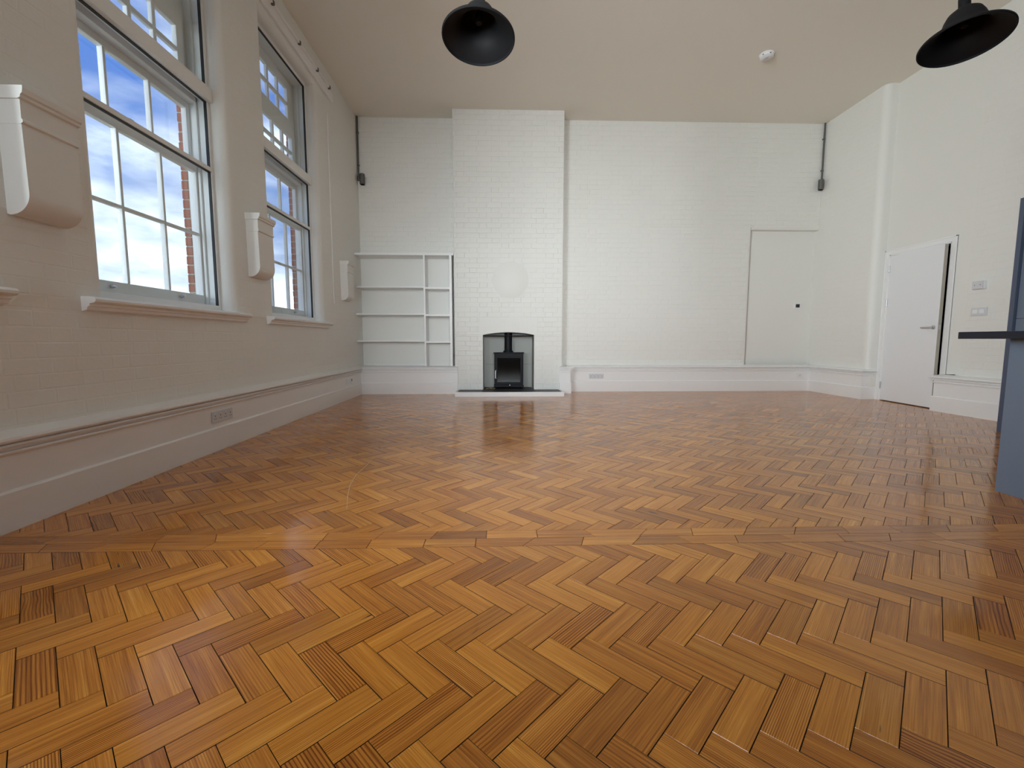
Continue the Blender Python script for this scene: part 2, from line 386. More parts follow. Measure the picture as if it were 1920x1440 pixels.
# ------------------------------------------------------------------ painted brick skins
def brick_mesh(w, h, cham=0.0034, pr=0.0028):
    cu = cham*1.5
    vs = [(cu, cham, pr), (w-cu, cham, pr), (w-cu, h-cham, pr), (cu, h-cham, pr), (0, 0, 0), (w, 0, 0), (w, h, 0), (0, h, 0)]
    return vs, [(0, 1, 2, 3), (4, 5, 1, 0), (5, 6, 2, 1), (6, 7, 3, 2), (7, 4, 0, 3)]
BC = {}
def brick_skin(parent, O, ud, vd, nd_, rects, limit=300, course=0.0775, phase=0.0, mat=None, pr=0.0022, rough=1.0):
    O, ud, vd, nd_ = Vector(O), Vector(ud), Vector(vd), Vector(nd_); mat = mat or M['wall']
    lens = (0.225, 0.112); J = 0.004
    ps = []
    for (u0, u1, v0, v1) in rects:
        r0 = int(math.floor(v0/course)); r1 = int(math.ceil(v1/course))
        for r in range(r0, r1):
            va, vb = max(v0, r*course+J/2), min(v1, (r+1)*course-J/2)
            if vb-va < 0.012: continue
            per = sum(lens)+2*0.008; u = math.floor((u0-per)/per)*per+(0.0 if r % 2 else per*0.5-0.02)+phase; k = 0
            rr = random.Random(r*977+int(u0*100))
            while u < u1:
                ln = lens[k % 2]; k += 1
                a, b_ = max(u0, u+rr.uniform(-.004, .004)), min(u1, u+ln+0.008-J)
                u += ln+0.008
                if b_-a < 0.015: continue
                ps.append((round(a, 3), round(va, 4), round(b_-a, 3), round(vb-va, 3)))
    def sa(q):
        c = [O+ud*(q[0]+q[2]*s)+vd*(q[1]+q[3]*t) for s, t in ((0, 0), (1, 0), (1, 1), (0, 1))]
        return screen_area(c)
    ps.sort(key=lambda q: -sa(q))
    nsing = sum(1 for q in ps[:limit] if sa(q) > 45)
    rot = Matrix((ud, vd, nd_)).transposed().to_quaternion()
    rv, rf = [], []
    for i, q in enumerate(ps):
        off = random.uniform(-0.0014, 0.0004)*rough
        p = O+ud*q[0]+vd*q[1]+nd_*off
        key = (q[2], q[3], mat.name, pr)
        if i < nsing:
            me = BC.get(key)
            if me is None:
                vs, fs = brick_mesh(q[2], q[3], pr=pr); me = bpy.data.meshes.new('brick'); me.from_pydata(vs, [], fs); me.materials.append(mat); BC[key] = me
            o = link('brick', me, parent, p); o.rotation_mode = 'QUATERNION'
            o.rotation_quaternion = rot
        else:
            vs, fs = brick_mesh(q[2], q[3], pr=pr); b0 = len(rv)
            rv += [tuple(p+ud*v[0]+vd*v[1]+nd_*v[2]) for v in vs]; rf += [tuple(x+b0 for x in f) for f in fs]
    if rv:
        me = bpy.data.meshes.new('bricks'); me.from_pydata(rv, [], rf); me.materials.append(mat)
        o = link('bricks', me, parent); o['kind'] = 'stuff'

# ------------------------------------------------------------------ WALLS AND CEILING
ceil = struct(MB().box(WL-0.4, REC+0.2, WREAR-0.4, WB+0.4, CEIL, CEIL+0.12).build('ceiling', M['ceiling']), 'flat off-white plaster ceiling', 'ceiling')
# left wall: piers with bull-nosed edges between the tall windows
RB = 0.07; XO = WL-0.30
wl = MB(); edges = [WREAR-0.4]
for k in sorted(WIN_K): edges += [WIN0+WPER*k, WIN0+WPER*k+WW]
edges.append(WB+0.3)
for i in range(0, len(edges), 2):
    a, b_ = edges[i], edges[i+1]
    pts = [(XO, a-RB if i else a), ]
    pts = []
    if i: pts += [(XO, a-RB)] + [(WL-RB+RB*math.sin(math.radians(t)), a-RB*math.cos(math.radians(t))) for t in range(0, 91, 10)]
    else: pts += [(XO, a), (WL, a)]
    if i+2 < len(edges): pts += [(WL-RB+RB*math.cos(math.radians(t)), b_+RB*math.sin(math.radians(t))) for t in range(0, 91, 10)] + [(XO, b_+RB)]
    else: pts += [(WL, b_), (XO, b_)]
    wl.prism(pts, 'z', SILL-0.02, CEIL)
wl.box(XO, WL, edges[0], edges[-1], -0.05, SILL-0.02)
HEAD = 4.00
for k in WIN_K:
    y0, y1 = WIN0+WPER*k+RB*0.2, WIN0+WPER*k+WW-RB*0.2
    pts = [(XO, CEIL), (XO, HEAD)] + [(WL-RB+RB*math.sin(math.radians(t)), HEAD+RB-RB*math.cos(math.radians(t))) for t in range(0, 91, 10)] + [(WL, CEIL)]
    wl.prism(pts, 'y', WIN0+WPER*k+0.001, WIN0+WPER*k+WW-0.001)
wall_left = struct(wl.build('wall_left', M['wall'], smooth=True), 'white painted brick wall pierced by the tall sash windows', 'wall')
rects = [(WREAR, WB-0.001, 0.46, SILL-0.08)]
es = edges[:]; es[0] = WREAR; es[-1] = WB
for i in range(0, len(es), 2):
    rects.append((es[i]+(0.02 if i else 0), es[i+1]-(0.02 if i+2 < len(es) else 0), SILL-0.08, CEIL))
for k in WIN_K: rects.append((WIN0+WPER*k+0.02, WIN0+WPER*k+WW-0.02, HEAD+RB+0.02, CEIL))
brick_skin(wall_left, (WL, 0, 0), (0, 1, 0), (0, 0, 1), (1, 0, 0), rects, pr=0.0010, rough=0.45)
# outer brick leaf: red bricks returning beside each window
ol = MB(); BX0, BX1 = WL-0.362, WL-0.305
ol2 = []
for k in (0, 1, -1):
    y = WIN0+WPER*k+WW-0.085
    ol2.append((y, y+0.5))
    ol.box(BX0+0.004, XO-0.003, y+0.004, y+0.30, SILL, HEAD+0.1)
wo_ = ol.build('outer_mortar', M['mortar'], wall_left)
for k in (-1,):                                      # unseen block added outside to stop lamp spill reaching the windows
    y = WIN0+WPER*k-(WPER-WW)/2
    MB().box(WL-1.9, XO, y-0.17, y+0.17, -0.5, CEIL).build('added_light_blocker', M['brickred'], wall_left)
jb = {}
for y, y2 in ol2:
    zc = SILL+0.02; r = 0
    while zc < HEAD:
        ln = 0.215 if r % 2 else 0.103
        me = jb.get(ln)
        if me is None: me = jb[ln] = MB().box(0, BX1-BX0-0.004, 0, ln, 0, 0.066).mesh('jamb_brick', M['brickred'], bevel=0.004)
        link('jamb_brick', me, wall_left, (BX0+random.uniform(-.002, .002), y+random.uniform(-.002, .002), zc)); zc += 0.0765; r += 1
# back wall with the shallow niche on the right and the fireplace alcove behind the breast
bw = MB(); NX0, NZ1, NY = 4.255, 2.713, WB+0.09
bw.box(WL-0.05, -0.40, WB, WB+0.35, -0.05, CEIL)
bw.box(0.75, NX0-0.03, WB, WB+0.35, -0.05, CEIL)
bw.box(-0.40, 0.75, WB, WB+0.35, 1.25, CEIL)
bw.box(-0.40, 0.75, WB+0.20, WB+0.35, -0.05, 1.25)
bw.prism([(NX0-0.03, WB)]+[(NX0-0.03+0.03*math.sin(math.radians(t)), WB+0.03-0.03*math.cos(math.radians(t))) for t in range(10, 91, 10)]+[(NX0, WB+0.35), (NX0-0.03, WB+0.35)], 'z', -0.05, CEIL)
bw.box(NX0, REC+0.2, NY, WB+0.35, -0.05, NZ1)
bw.prism([(WB, NZ1+0.025)]+[(WB+0.025-0.025*math.cos(math.radians(t)), NZ1+0.025-0.025*math.sin(math.radians(t))) for t in range(10, 91, 10)]+[(WB+0.35, NZ1), (WB+0.35, CEIL), (WB, CEIL)], 'x', NX0-0.002, REC+0.2)
wall_back = struct(bw.build('wall_back', M['wall'], smooth=True), 'white painted brick end wall behind the chimney breast', 'wall')
brick_skin(wall_back, (0, WB, 0), (1, 0, 0), (0, 0, 1), (0, -1, 0),
           [(WL, CHX0, 2.24, CEIL), (CHX1+0.02, NX0-0.035, 0.46, NZ1), (CHX1+0.02, WR, NZ1+0.035, CEIL)], phase=0.06, pr=0.0034, rough=1.2)
# right wall: far pier, recess with the door, near pier
DY0, DY1, DZ = 5.475, 6.365, 2.075       # clear door opening
rw = MB()
RR = 0.09
pts = [(REC+0.15, WB+0.3), (WR, WB+0.3)] + [(WR+RR-RR*math.cos(math.radians(t)), REC1+RR-RR*math.sin(math.radians(t))) for t in range(0, 91, 9)] + [(REC+0.15, REC1)]
rw.prism(pts, 'z', -0.05, CEIL)
pts = [(REC+0.15, REC0), (WR+0.012, REC0), (WR, REC0-0.012), (WR, WREAR-0.3), (REC+0.15, WREAR-0.3)]
rw.prism(pts, 'z', -0.05, CEIL)
rw.box(REC, REC+0.15, REC0, DY0, -0.05, CEIL); rw.box(REC, REC+0.15, DY1, REC1, -0.05, CEIL); rw.box(REC, REC+0.15, DY0, DY1, DZ, CEIL)
wall_right = struct(rw.build('wall_right', M['wall'], smooth=True), 'white painted brick wall with the door recess', 'wall')
brick_skin(wall_right, (WR, 0, 0), (0, -1, 0), (0, 0, 1), (-1, 0, 0),
           [(-WB, -(REC1+RR+0.01), 0.46, CEIL), (-(REC0-0.02), -WREAR, 0.46, CEIL)], limit=220, phase=0.1, pr=0.0014, rough=0.6)
# hall beyond the door gap
hl = MB(); hl.box(REC+1.2, REC+1.3, DY0-1.2, DY1+1.2, -0.05, 2.7); hl.box(REC+0.15, REC+1.3, DY0-1.3, DY0-1.2, -0.05, 2.7); hl.box(REC+0.15, REC+1.3, DY1+1.2, DY1+1.3, -0.05, 2.7)
hl.box(REC+0.15, REC+1.3, DY0-1.3, DY1+1.3, 2.7, 2.8); hl.box(REC+0.15, REC+1.3, DY0-1.3, DY1+1.3, -0.12, -0.05)
struct(hl.build('wall_hall', M['doorwood']), 'dim brown passage seen through the door gap', 'wall')
rr_ = MB(); rr_.box(WL-0.4, RWX0, WREAR-0.3, WREAR, -0.05, CEIL); rr_.box(RWX1, REC+0.2, WREAR-0.3, WREAR, -0.05, CEIL)
rr_.box(RWX0, RWX1, WREAR-0.3, WREAR, -0.05, 0.90); rr_.box(RWX0, RWX1, WREAR-0.3, WREAR, 2.70, CEIL)  # opening invented to let the rear lamp through
struct(rr_.build('wall_rear', M['wall']), 'white wall with an added opening for the fill light behind the viewpoint', 'wall')

# chimney breast with segmental fire opening
FX0, FX1, FZ, FA = -0.25, 0.585, 0.955, 0.998
cx_ = (FX0+FX1)/2; hw = (FX1-FX0)/2; rise = FA-FZ; RA = (hw*hw+rise*rise)/(2*rise); cz_ = FA-RA
aa = math.degrees(math.asin(hw/RA))
archp = [(cx_+RA*math.sin(math.radians(t)), cz_+RA*math.cos(math.radians(t))) for t in [aa-2*aa*i/12 for i in range(13)]]   # right to left
cb = MB()
cb.box(CHX0, FX0, CHY, WB+0.01, 0, FZ); cb.box(FX1, CHX1, CHY, WB+0.01, 0, FZ)
cb.prism([(CHX0, FZ), (FX0, FZ)]+archp[::-1][1:-1]+[(FX1, FZ), (CHX1, FZ), (CHX1, CEIL), (CHX0, CEIL)], 'y', CHY, WB+0.01)
wall_chim = struct(cb.build('wall_chimney', M['wall']), 'white painted brick chimney breast rising to the ceiling', 'chimney breast')
VT = 0.235       # voussoir ring height
top_v = FA+VT
brick_skin(wall_chim, (0, CHY, 0), (1, 0, 0), (0, 0, 1), (0, -1, 0),
           [(CHX0, FX0-0.005, 0.07, FZ), (FX1+0.005, CHX1, 0.07, FZ), (CHX0, FX0-0.05, FZ, top_v), (FX1+0.05, CHX1, FZ, top_v), (CHX0, CHX1, top_v, CEIL)], phase=0.02, pr=0.0052, rough=1.6)
nv = 12; a0 = aa*1.03
for i in range(nv):
    t0, t1 = math.radians(-a0+2*a0*i/nv+0.12), math.radians(-a0+2*a0*(i+1)/nv-0.12)
    r0, r1 = RA+0.004, RA+VT-0.012
    P = [(cx_+r*math.sin(t), cz_+r*math.cos(t)) for r, t in ((r0, t0), (r0, t1), (r1, t1), (r1, t0))]
    if i % 2:
        rm = RA+VT*0.55; MB().prism([P[0], P[1], (cx_+rm*math.sin(t1), cz_+rm*math.cos(t1)), (cx_+rm*math.sin(t0), cz_+rm*math.cos(t0))], 'y', CHY-0.003, CHY+0.01).build('arch_brick', M['wall'], wall_chim, bevel=0.002)
        rm += 0.006; MB().prism([(cx_+rm*math.sin(t0), cz_+rm*math.cos(t0)), (cx_+rm*math.sin(t1), cz_+rm*math.cos(t1)), P[2], P[3]], 'y', CHY-0.0035, CHY+0.01).build('arch_brick', M['wall'], wall_chim, bevel=0.002)
    else:
        MB().prism(P, 'y', CHY-0.003-random.uniform(0, .001), CHY+0.01).build('arch_brick', M['wall'], wall_chim, bevel=0.002)
MB().lathe([(0.0, -0.0062), (0.285, -0.0062), (0.292, -0.003), (0.292, 0.01)], (0.20, CHY, 1.83), 48, 'y').build('patched_flue_disc', M['wall'], wall_chim, smooth=True)
# fireplace lining
fl = MB()
fl.box(FX0-0.02, FX1+0.02, WB+0.10, WB+0.13, 0.07, 1.2)
lining = fl.build('back_panel', M['render'], wall_chim)
MB().box(FX0-0.012, FX0+0.004, CHY+0.015, WB+0.12, 0.07, FZ).build('cheek_panel', M['render'], wall_chim)
MB().box(FX1-0.004, FX1+0.012, CHY+0.015, WB+0.12, 0.07, FZ).build('cheek_panel', M['render'], wall_chim)
MB().box(FX0-0.02, FX1+0.02, CHY+0.08, WB+0.12, FZ-0.015, FZ-0.005).build('register_plate', M['black'], wall_chim)
for px in (-0.03, 0.37):
    MB().box(px-0.19, px+0.19, WB+0.097, WB+0.10, 0.46, 0.4625).build('panel_joint', M['darkhole'], lining)

# ------------------------------------------------------------------ skirtings with moulded cap
# profile: distance out from the wall, height
PROF = [(0.0, 0.0), (0.058, 0.0), (0.058, 0.176), (0.052, 0.184), (0.044, 0.186), (0.044, 0.348), (0.058, 0.350), (0.061, 0.358), (0.058, 0.364), (0.046, 0.366), (0.046, 0.377),
        (0.070, 0.380), (0.074, 0.389), (0.070, 0.396), (0.054, 0.398), (0.054, 0.408), (0.086, 0.409), (0.090, 0.418), (0.087, 0.430), (0.0, 0.452)]
def sweep(path, name, label, closed_ends=True):
    pts = [Vector(p) for p in path]; n = len(pts); mb = MB(); rows = []
    for i in range(n):
        d0 = (pts[i]-pts[i-1]).normalized() if i else (pts[1]-pts[0]).normalized()
        d1 = (pts[i+1]-pts[i]).normalized() if i < n-1 else d0
        n0 = Vector((d0.y, -d0.x)); n1 = Vector((d1.y, -d1.x)); m = n0+n1; m = m/(m.dot(n0))
        rows.append([(pts[i].x+m.x*o, pts[i].y+m.y*o, z) for o, z in PROF])
    k = len(PROF); vs = [v for r in rows for v in r]; fs = []
    for i in range(n-1):
        for j in range(k-1): fs.append((i*k+j, i*k+j+1, (i+1)*k+j+1, (i+1)*k+j))
    fs += [tuple(range(k)), tuple(range((n-1)*k, n*k))[::-1]]
    mb.add(vs, fs); o = mb.build(name, M['trim']); return struct(o, label, 'skirting')
ALC = 7.335
sweep([(WL, WREAR), (WL, ALC+0.01)], 'baseboard_left', 'tall moulded white skirting under the windows')
sweep([(WL, ALC), (CHX0+0.042, ALC)], 'baseboard_alcove', 'tall moulded white skirting below the alcove bookshelf')
struct(MB().box(WL, CHX0-0.002, ALC-0.01, WB, 0.02, 0.44).build('baseboard_alcove_plinth', M['trim']), 'boxed white plinth carrying the alcove bookshelf', 'plinth')
sweep([(0.995, 7.333), (1.135, 7.333), (1.135, WB), (WR, WB), (WR, 6.485), (REC, 6.485)], 'baseboard_back', 'tall moulded white skirting from chimney breast to door recess')
struct(MB().box(CHX1-0.03, 1.137, 7.334, WB, 0.01, 0.44).build('baseboard_pier_core', M['trim']), 'white skirting block against the right side of the chimney breast', 'skirting')
sweep([(REC, REC0+0.198), (WR, REC0+0.198), (WR, WREAR)], 'baseboard_right', 'tall moulded white skirting between door and tall cabinet')
struct(MB().box(WR, REC, REC0-0.01, REC0+0.198, 0.0, 0.44).build('baseboard_right_core', M['trim']), 'white skirting block at the near door jamb', 'skirting')

# ------------------------------------------------------------------ WINDOWS (local: x = 0 at wall face, negative outwards; y = 0 at near wall edge)
J0, J1 = RB, WW-RB               # jamb planes
def grid_sash(root, name, x0, x1, oy0, oy1, oz0, oz1, gy0, gy1, gz0, gz1, nc, nr, bar=0.022):
    f = MB()
    f.box(x0, x1, oy0, gy0, oz0, oz1); f.box(x0, x1, gy1, oy1, oz0, oz1); f.box(x0, x1, gy0, gy1, oz0, gz0); f.box(x0, x1, gy0, gy1, gz1, oz1)
    s = f.build(name, M['sash'], root, bevel=0.004)
    xm = (x0+x1)/2
    ys = [gy0+(gy1-gy0)*i/nc for i in range(nc+1)]; zs = [gz0+(gz1-gz0)*i/nr for i in range(nr+1)]
    for y in ys[1:-1]: MB().prism([(x0+0.004, y-bar*.35), (x1-0.004, y-bar*.5), (x1-0.016, y-bar*.5), (x1, y), (x1-0.016, y+bar*.5), (x1-0.004, y+bar*.5), (x0+0.004, y+bar*.35)], 'z', gz0, gz1).build('glazing_bar', M['sash'], s) if False else MB().box(x0+0.004, x1-0.002, y-bar/2, y+bar/2, gz0, gz1).build('glazing_bar', M['sash'], s, bevel=0.005)
    for z in zs[1:-1]: MB().box(x0+0.005, x1-0.003, gy0, gy1, z-bar/2, z+bar/2).build('glazing_bar', M['sash'], s, bevel=0.005)
    for i in range(nc):
        for j in range(nr):
            MB().box(xm-0.002, xm+0.002, ys[i]+(bar/2-.003 if i else -0.004), ys[i+1]-(bar/2-.003 if i < nc-1 else -0.004), zs[j]+(bar/2-.003 if j else -0.004), zs[j+1]-(bar/2-.003 if j < nr-1 else -0.004)).build('pane', M['glass'], s)
    return s
def make_window():
    root = link('window_1', None, None, (WL, WIN0, 0))
    f = MB()      # box frame, linings, transom
    for a, b_ in ((J0, J0+0.02), (J1-0.02, J1)): f.box(-0.30, -0.14, a, b_, SILL, HEAD)
    f.box(-0.30, -0.14, J0, J1, HEAD-0.025, HEAD); f.box(-0.30, -0.14, J0, J1, SILL, SILL+0.06)
    f.box(-0.305, -0.19, J0, J1, 2.785, 2.90)
    for a, b_ in ((J0+0.02, J0+0.04), (J1-0.04, J1-0.02)): f.box(-0.21, -0.19, a, b_, SILL+.05, HEAD-0.02)
    for a, b_ in ((J0+0.02, J0+0.11), (J1-0.11, J1-0.02)): f.box(-0.30, -0.255, a, b_, 2.90, HEAD-0.02)
    f.build('box_frame', M['sash'], root, bevel=0.003)
    g0, g1 = J0+0.06, J1-0.06
    grid_sash(root, 'lower_sash', -0.255, -0.213, J0+0.02, J1-0.02, SILL+0.06, 2.325, g0, g1, 1.241, 2.235, 3, 2)
    grid_sash(root, 'upper_sash', -0.300, -0.258, J0+0.02, J1-0.02, 2.285, 2.785, g0, g1, 2.335, 2.735, 3, 1)
    h0, h1 = 0.245, 1.165
    grid_sash(root, 'top_light_sash', -0.262, -0.225, h0-0.075, h1+0.075, 2.90, 3.435, h0, h1, 2.945, 3.29, 4, 2, 0.034)
    grid_sash(root, 'top_light_sash', -0.295, -0.258, h0-0.075, h1+0.075, 3.40, HEAD-0.025, h0, h1, 3.515, 3.865, 4, 2, 0.034)
    # secondary glazing
    x0, x1 = -0.140, -0.105; t = 0.03
    f = MB()
    f.box(x0, x1, J0, J0+t, SILL, HEAD); f.box(x0, x1, J1-t, J1, SILL, HEAD)
    f.box(x0, x1, J0+t, J1-t, SILL, SILL+0.055); f.box(x0, x1, J0+t, J1-t, HEAD-0.035, HEAD)
    f.box(x0-0.012, x1+0.030, J0, J1, 2.800, 2.905)
    s = f.build('secondary_frame', M['sash'], root, bevel=0.003)
    MB().box(x0+0.003, x1+0.006, J0+t, J1-t, 2.248, 2.280).build('meeting_rail', M['sash'], s, bevel=0.003)
    for z0, z1 in ((SILL+0.055, 2.248), (2.28, 2.80), (2.905, HEAD-0.035)):
        q = MB(); d = 0.006
        q.box(x0+.008, x1-.006, J0+t, J0+t+d, z0, z1); q.box(x0+.008, x1-.006, J1-t-d, J1-t, z0, z1); q.box(x0+.008, x1-.006, J0+t, J1-t, z1-d, z1)
        q.build('gasket', M['gasket'], s)
        MB().box(x0+.014, x0+.018, J0+t, J1-t, z0, z1).build('pane', M['glass'], s)
    MB().box(-0.222, -0.200, 0.60, 0.64, 2.325, 2.345).build('sash_fastener', M['chrome'], root, bevel=0.003)
    for y in (0.36, 0.99): MB().lathe([(0.010, 0), (0.012, 0.012), (0.008, 0.02), (0.008, 0.034)], (-0.213, y, 1.205), 12, 'x').build('sash_lift', M['chrome'], root, smooth=True)
    # sill board with moulded nosing
    prof = [(-0.14, SILL-0.03), (-0.14, SILL+0.008), (0.055, SILL), (0.072, SILL-0.004), (0.080, SILL-0.014), (0.078, SILL-0.026), (0.066, SILL-0.034), (0.046, SILL-0.036),
            (0.044, SILL-0.050), (0.034, SILL-0.054), (0.030, SILL-0.070), (0.018, SILL-0.074), (0.0, SILL-0.078), (-0.02, SILL-0.03)]
    MB().prism(prof, 'y', -0.10, WW+0.075).build('window_sill', M['trim'], root, smooth=True)
    return root
def copy_tree(o, parent=None):
    c = o.copy(); COL.objects.link(c); c.parent = parent
    for ch in list(o.children): copy_tree(ch, c)
    return c
w1 = make_window()
tag(w1, 'tall white sash window nearest the viewer, left of the hanging lamps', 'window', 'tall sash windows', 'structure')
def wcopy(nm, loc, rz, label):
    c = copy_tree(w1); c.name = nm; c.location = loc; c.rotation_euler = (0, 0, rz)
    c['label'] = label; return c
wcopy('window_2', (WL, WIN0+WPER, 0), 0, 'tall white sash window nearer the chimney wall')
wcopy('window_3', (WL, WIN0-WPER, 0), 0, 'tall sash window at the left edge, only its sill end showing')

# ------------------------------------------------------------------ DOOR in the recess
fr = MB()
AO = 0.065
fr.box(REC-0.018, REC+0.0, DY0-AO, DY0+0.004, 0.0, DZ+AO); fr.box(REC-0.018, REC, DY1-0.004, DY1+AO-0.002, 0.0, DZ+AO); fr.box(REC-0.018, REC, DY0, DY1, DZ-0.004, DZ+AO)
fr.box(REC-0.024, REC-0.006, DY0-AO, DY0-AO+0.018, 0.0, DZ+AO); fr.box(REC-0.024, REC-0.006, DY1+AO-0.02, DY1+AO-0.002, 0.0, DZ+AO); fr.box(REC-0.024, REC-0.006, DY0-AO, DY1+AO-0.002, DZ+AO-0.018, DZ+AO)
fr.box(REC-0.010, REC+0.15, DY0, DY0+0.02, 0, DZ); fr.box(REC-0.010, REC+0.15, DY1-0.02, DY1, 0, DZ); fr.box(REC-0.010, REC+0.15, DY0, DY1, DZ-0.02, DZ)
fr.box(REC+0.05, REC+0.062, DY0+0.02, DY0+0.034, 0, DZ-.02); fr.box(REC+0.05, REC+0.062, DY1-0.034, DY1-0.02, 0, DZ-.02)
dframe = struct(fr.build('door_frame', M['trim'], bevel=0.003), 'white moulded architrave around the recessed door', 'door frame')
DW = DY1-DY0-0.044
door = link('door_1', None, None, (REC-0.012, DY1-0.021, 0)); door.rotation_euler = (0, 0, -math.radians(4.5))
struct(door, 'plain white flush door standing slightly ajar in the recess', 'door')
MB().box(0.0, 0.044, -DW, 0, 0.010, DZ-0.024).build('door_leaf', M['door'], door, bevel=0.002)
MB().box(0.003, 0.041, -DW-0.0015, -DW+0.003, 0.012, DZ-0.026).build('door_edge', M['doorwood'], door)
hz = 1.03
hd = MB().lathe([(0.026, 0.0), (0.026, -0.008), (0.022, -0.010), (0.0, -0.010)], (0, -DW+0.06, hz), 24, 'x').build('handle_rose', M['chrome'], door, smooth=True)
MB().tube([(-0.008, -DW+0.06, hz), (-0.045, -DW+0.06, hz), (-0.052, -DW+0.068, hz), (-0.052, -DW+0.185, hz)], 0.0095, 12).build('lever', M['chrome'], hd, smooth=True)
MB().box(0.010, 0.034, -DW-0.003, -DW+0.001, hz-0.03, hz+0.03).build('latch_plate', M['chrome'], door)
for z in (1.87, 1.40, 0.22):
    MB().lathe([(0.007, -0.05), (0.007, 0.05)], (-0.006, 0.002, z), 12).build('hinge', M['chrome'], door, smooth=True)

# ------------------------------------------------------------------ CORBELS on the left wall
def corbel(y, label):
    root = thing('corbel', label, 'corbel', (WL, y, 0), 'plaster corbels between the windows')
    p = 0.108; w = 0.27; R = 0.095
    prof = [(0, 1.445), (0.012, 1.440)] + [(p-R+R*math.sin(math.radians(t)), 1.44+R-R*math.cos(math.radians(t))) for t in range(0, 91, 10)] + [(p-0.004, 1.84), (0, 1.84)]
    MB().prism(prof, 'y', 0, w).build('body', M['plaster'], root, smooth=True)
    prof = [(0, 1.84), (p-0.004, 1.84), (p+0.006, 1.846), (p+0.006, 1.856), (p, 1.862), (p+0.001, 1.945), (0, 1.945)]
    MB().prism(prof, 'y', -0.003, w+0.003).build('frieze', M['plaster'], root)
    prof = [(0, 1.945), (p, 1.945), (p+0.012, 1.95), (p+0.014, 1.962), (p+0.022, 1.968), (p+0.026, 1.990), (p+0.026, 2.0), (0, 2.0)]
    MB().prism(prof, 'y', -0.012, w+0.012).build('cap', M['plaster'], root)
    return root
corbel(2.205, 'large plaster corbel left of the nearest window, cut by the photo edge')
corbel(4.216, 'plaster corbel on the pier between the two tall windows')
corbel(6.625, 'small-looking plaster corbel beside the alcove bookshelf')

# ------------------------------------------------------------------ curtain batten, trunking, conduits
t = thing('curtain_track', 'long white curtain batten and track above the windows under the ceiling', 'curtain track', (WL, 0, 0))
MB().box(0.002, 0.028, 0.4, 6.50, 4.075, 4.185).build('batten', M['trim'], t, bevel=0.004)
MB().box(0.028, 0.050, 0.4, 6.36, 4.178, 4.196).build('track', M['trim'], t, bevel=0.003)
for y in (2.9, 4.0, 4.85, 5.45, 5.95, 6.34): MB().box(0.026, 0.058, y-0.012, y+0.012, 4.166, 4.204).build('track_bracket', M['conduit'], t, bevel=0.003)
t = thing('cable_trunking', 'thin white vertical cable trunking between window and third corbel', 'cable trunking', (WL, 6.33, 0))
MB().box(0.002, 0.012, -0.008, 0.008, 1.37, 3.85).build('trunking', M['trim'], t)
def conduit(name, label, x, y, sx, zt, zb):
    t = thing(name, label, 'conduit', (x, y, 0), 'ceiling conduits in the room corners')
    MB().lathe([(0.013, zb+0.06), (0.013, zt)], (0, 0, 0), 14).build('pipe', M['conduit'], t, smooth=True)
    MB().lathe([(0.020, zb+0.0), (0.026, zb+0.01), (0.026, zb+0.065), (0.018, zb+0.075)], (0, 0, 0), 14).build('coupler', M['conduit'], t, smooth=True)
    MB().lathe([(0.034, zb-0.075), (0.040, zb-0.068), (0.040, zb+0.085), (0.034, zb+0.092)], (sx*0.068, -0.045, 0), 18).build('spotlight_body', M['conduit'], t, smooth=True)
    MB().lathe([(0.0, zb-0.0755), (0.033, zb-0.0755)], (sx*0.068, -0.045, 0), 18).build('spotlight_face', M['darkhole'], t)
    for z in (zt-0.25, zt-0.75): MB().box(-0.018, 0.018, -0.004, 0.024, z-0.008, z+0.008).build('saddle_clip', M['conduit'], t)
conduit('corner_conduit', 'dark conduit with small grey spotlight in the corner above the bookshelf', WL+0.022, WB-0.03, 1, CEIL, 3.43)
conduit('corner_conduit', 'dark conduit with small grey spotlight in the corner above the niche', WR-0.030, WB-0.03, -0.6, CEIL, 3.42)

# ------------------------------------------------------------------ BOOKSHELF
t = thing('bookshelf', 'empty white built-in bookshelf in the alcove left of the chimney breast', 'bookshelf', (0, 0, 0))
YF, YB = 7.29, WB-0.002
MB().box(WL+0.003, CHX0-0.006, YF, YB, 2.206, 2.24).build('top_board', M['trim'], t, bevel=0.002)
MB().box(-1.186, -1.158, YF+.004, YB, 0.452, 2.206).build('upright', M['trim'], t, bevel=0.002)
MB().box(-0.775, -0.735, YF+.004, YB, 0.452, 2.206).build('upright', M['trim'], t, bevel=0.002)
for z in (1.722, 1.295, 0.866):
    MB().box(WL+0.003, -1.186, YF+.008, YB, z-0.022, z+0.003).build('shelf', M['trim'], t, bevel=0.002)
    MB().box(-1.158, -0.775, YF+.006, YB, z-0.040, z-0.010).build('shelf', M['trim'], t, bevel=0.002)
MB().box(WL+0.003, -1.186, YB-0.02, YB, 0.452, 0.475).build('batten', M['trim'], t)

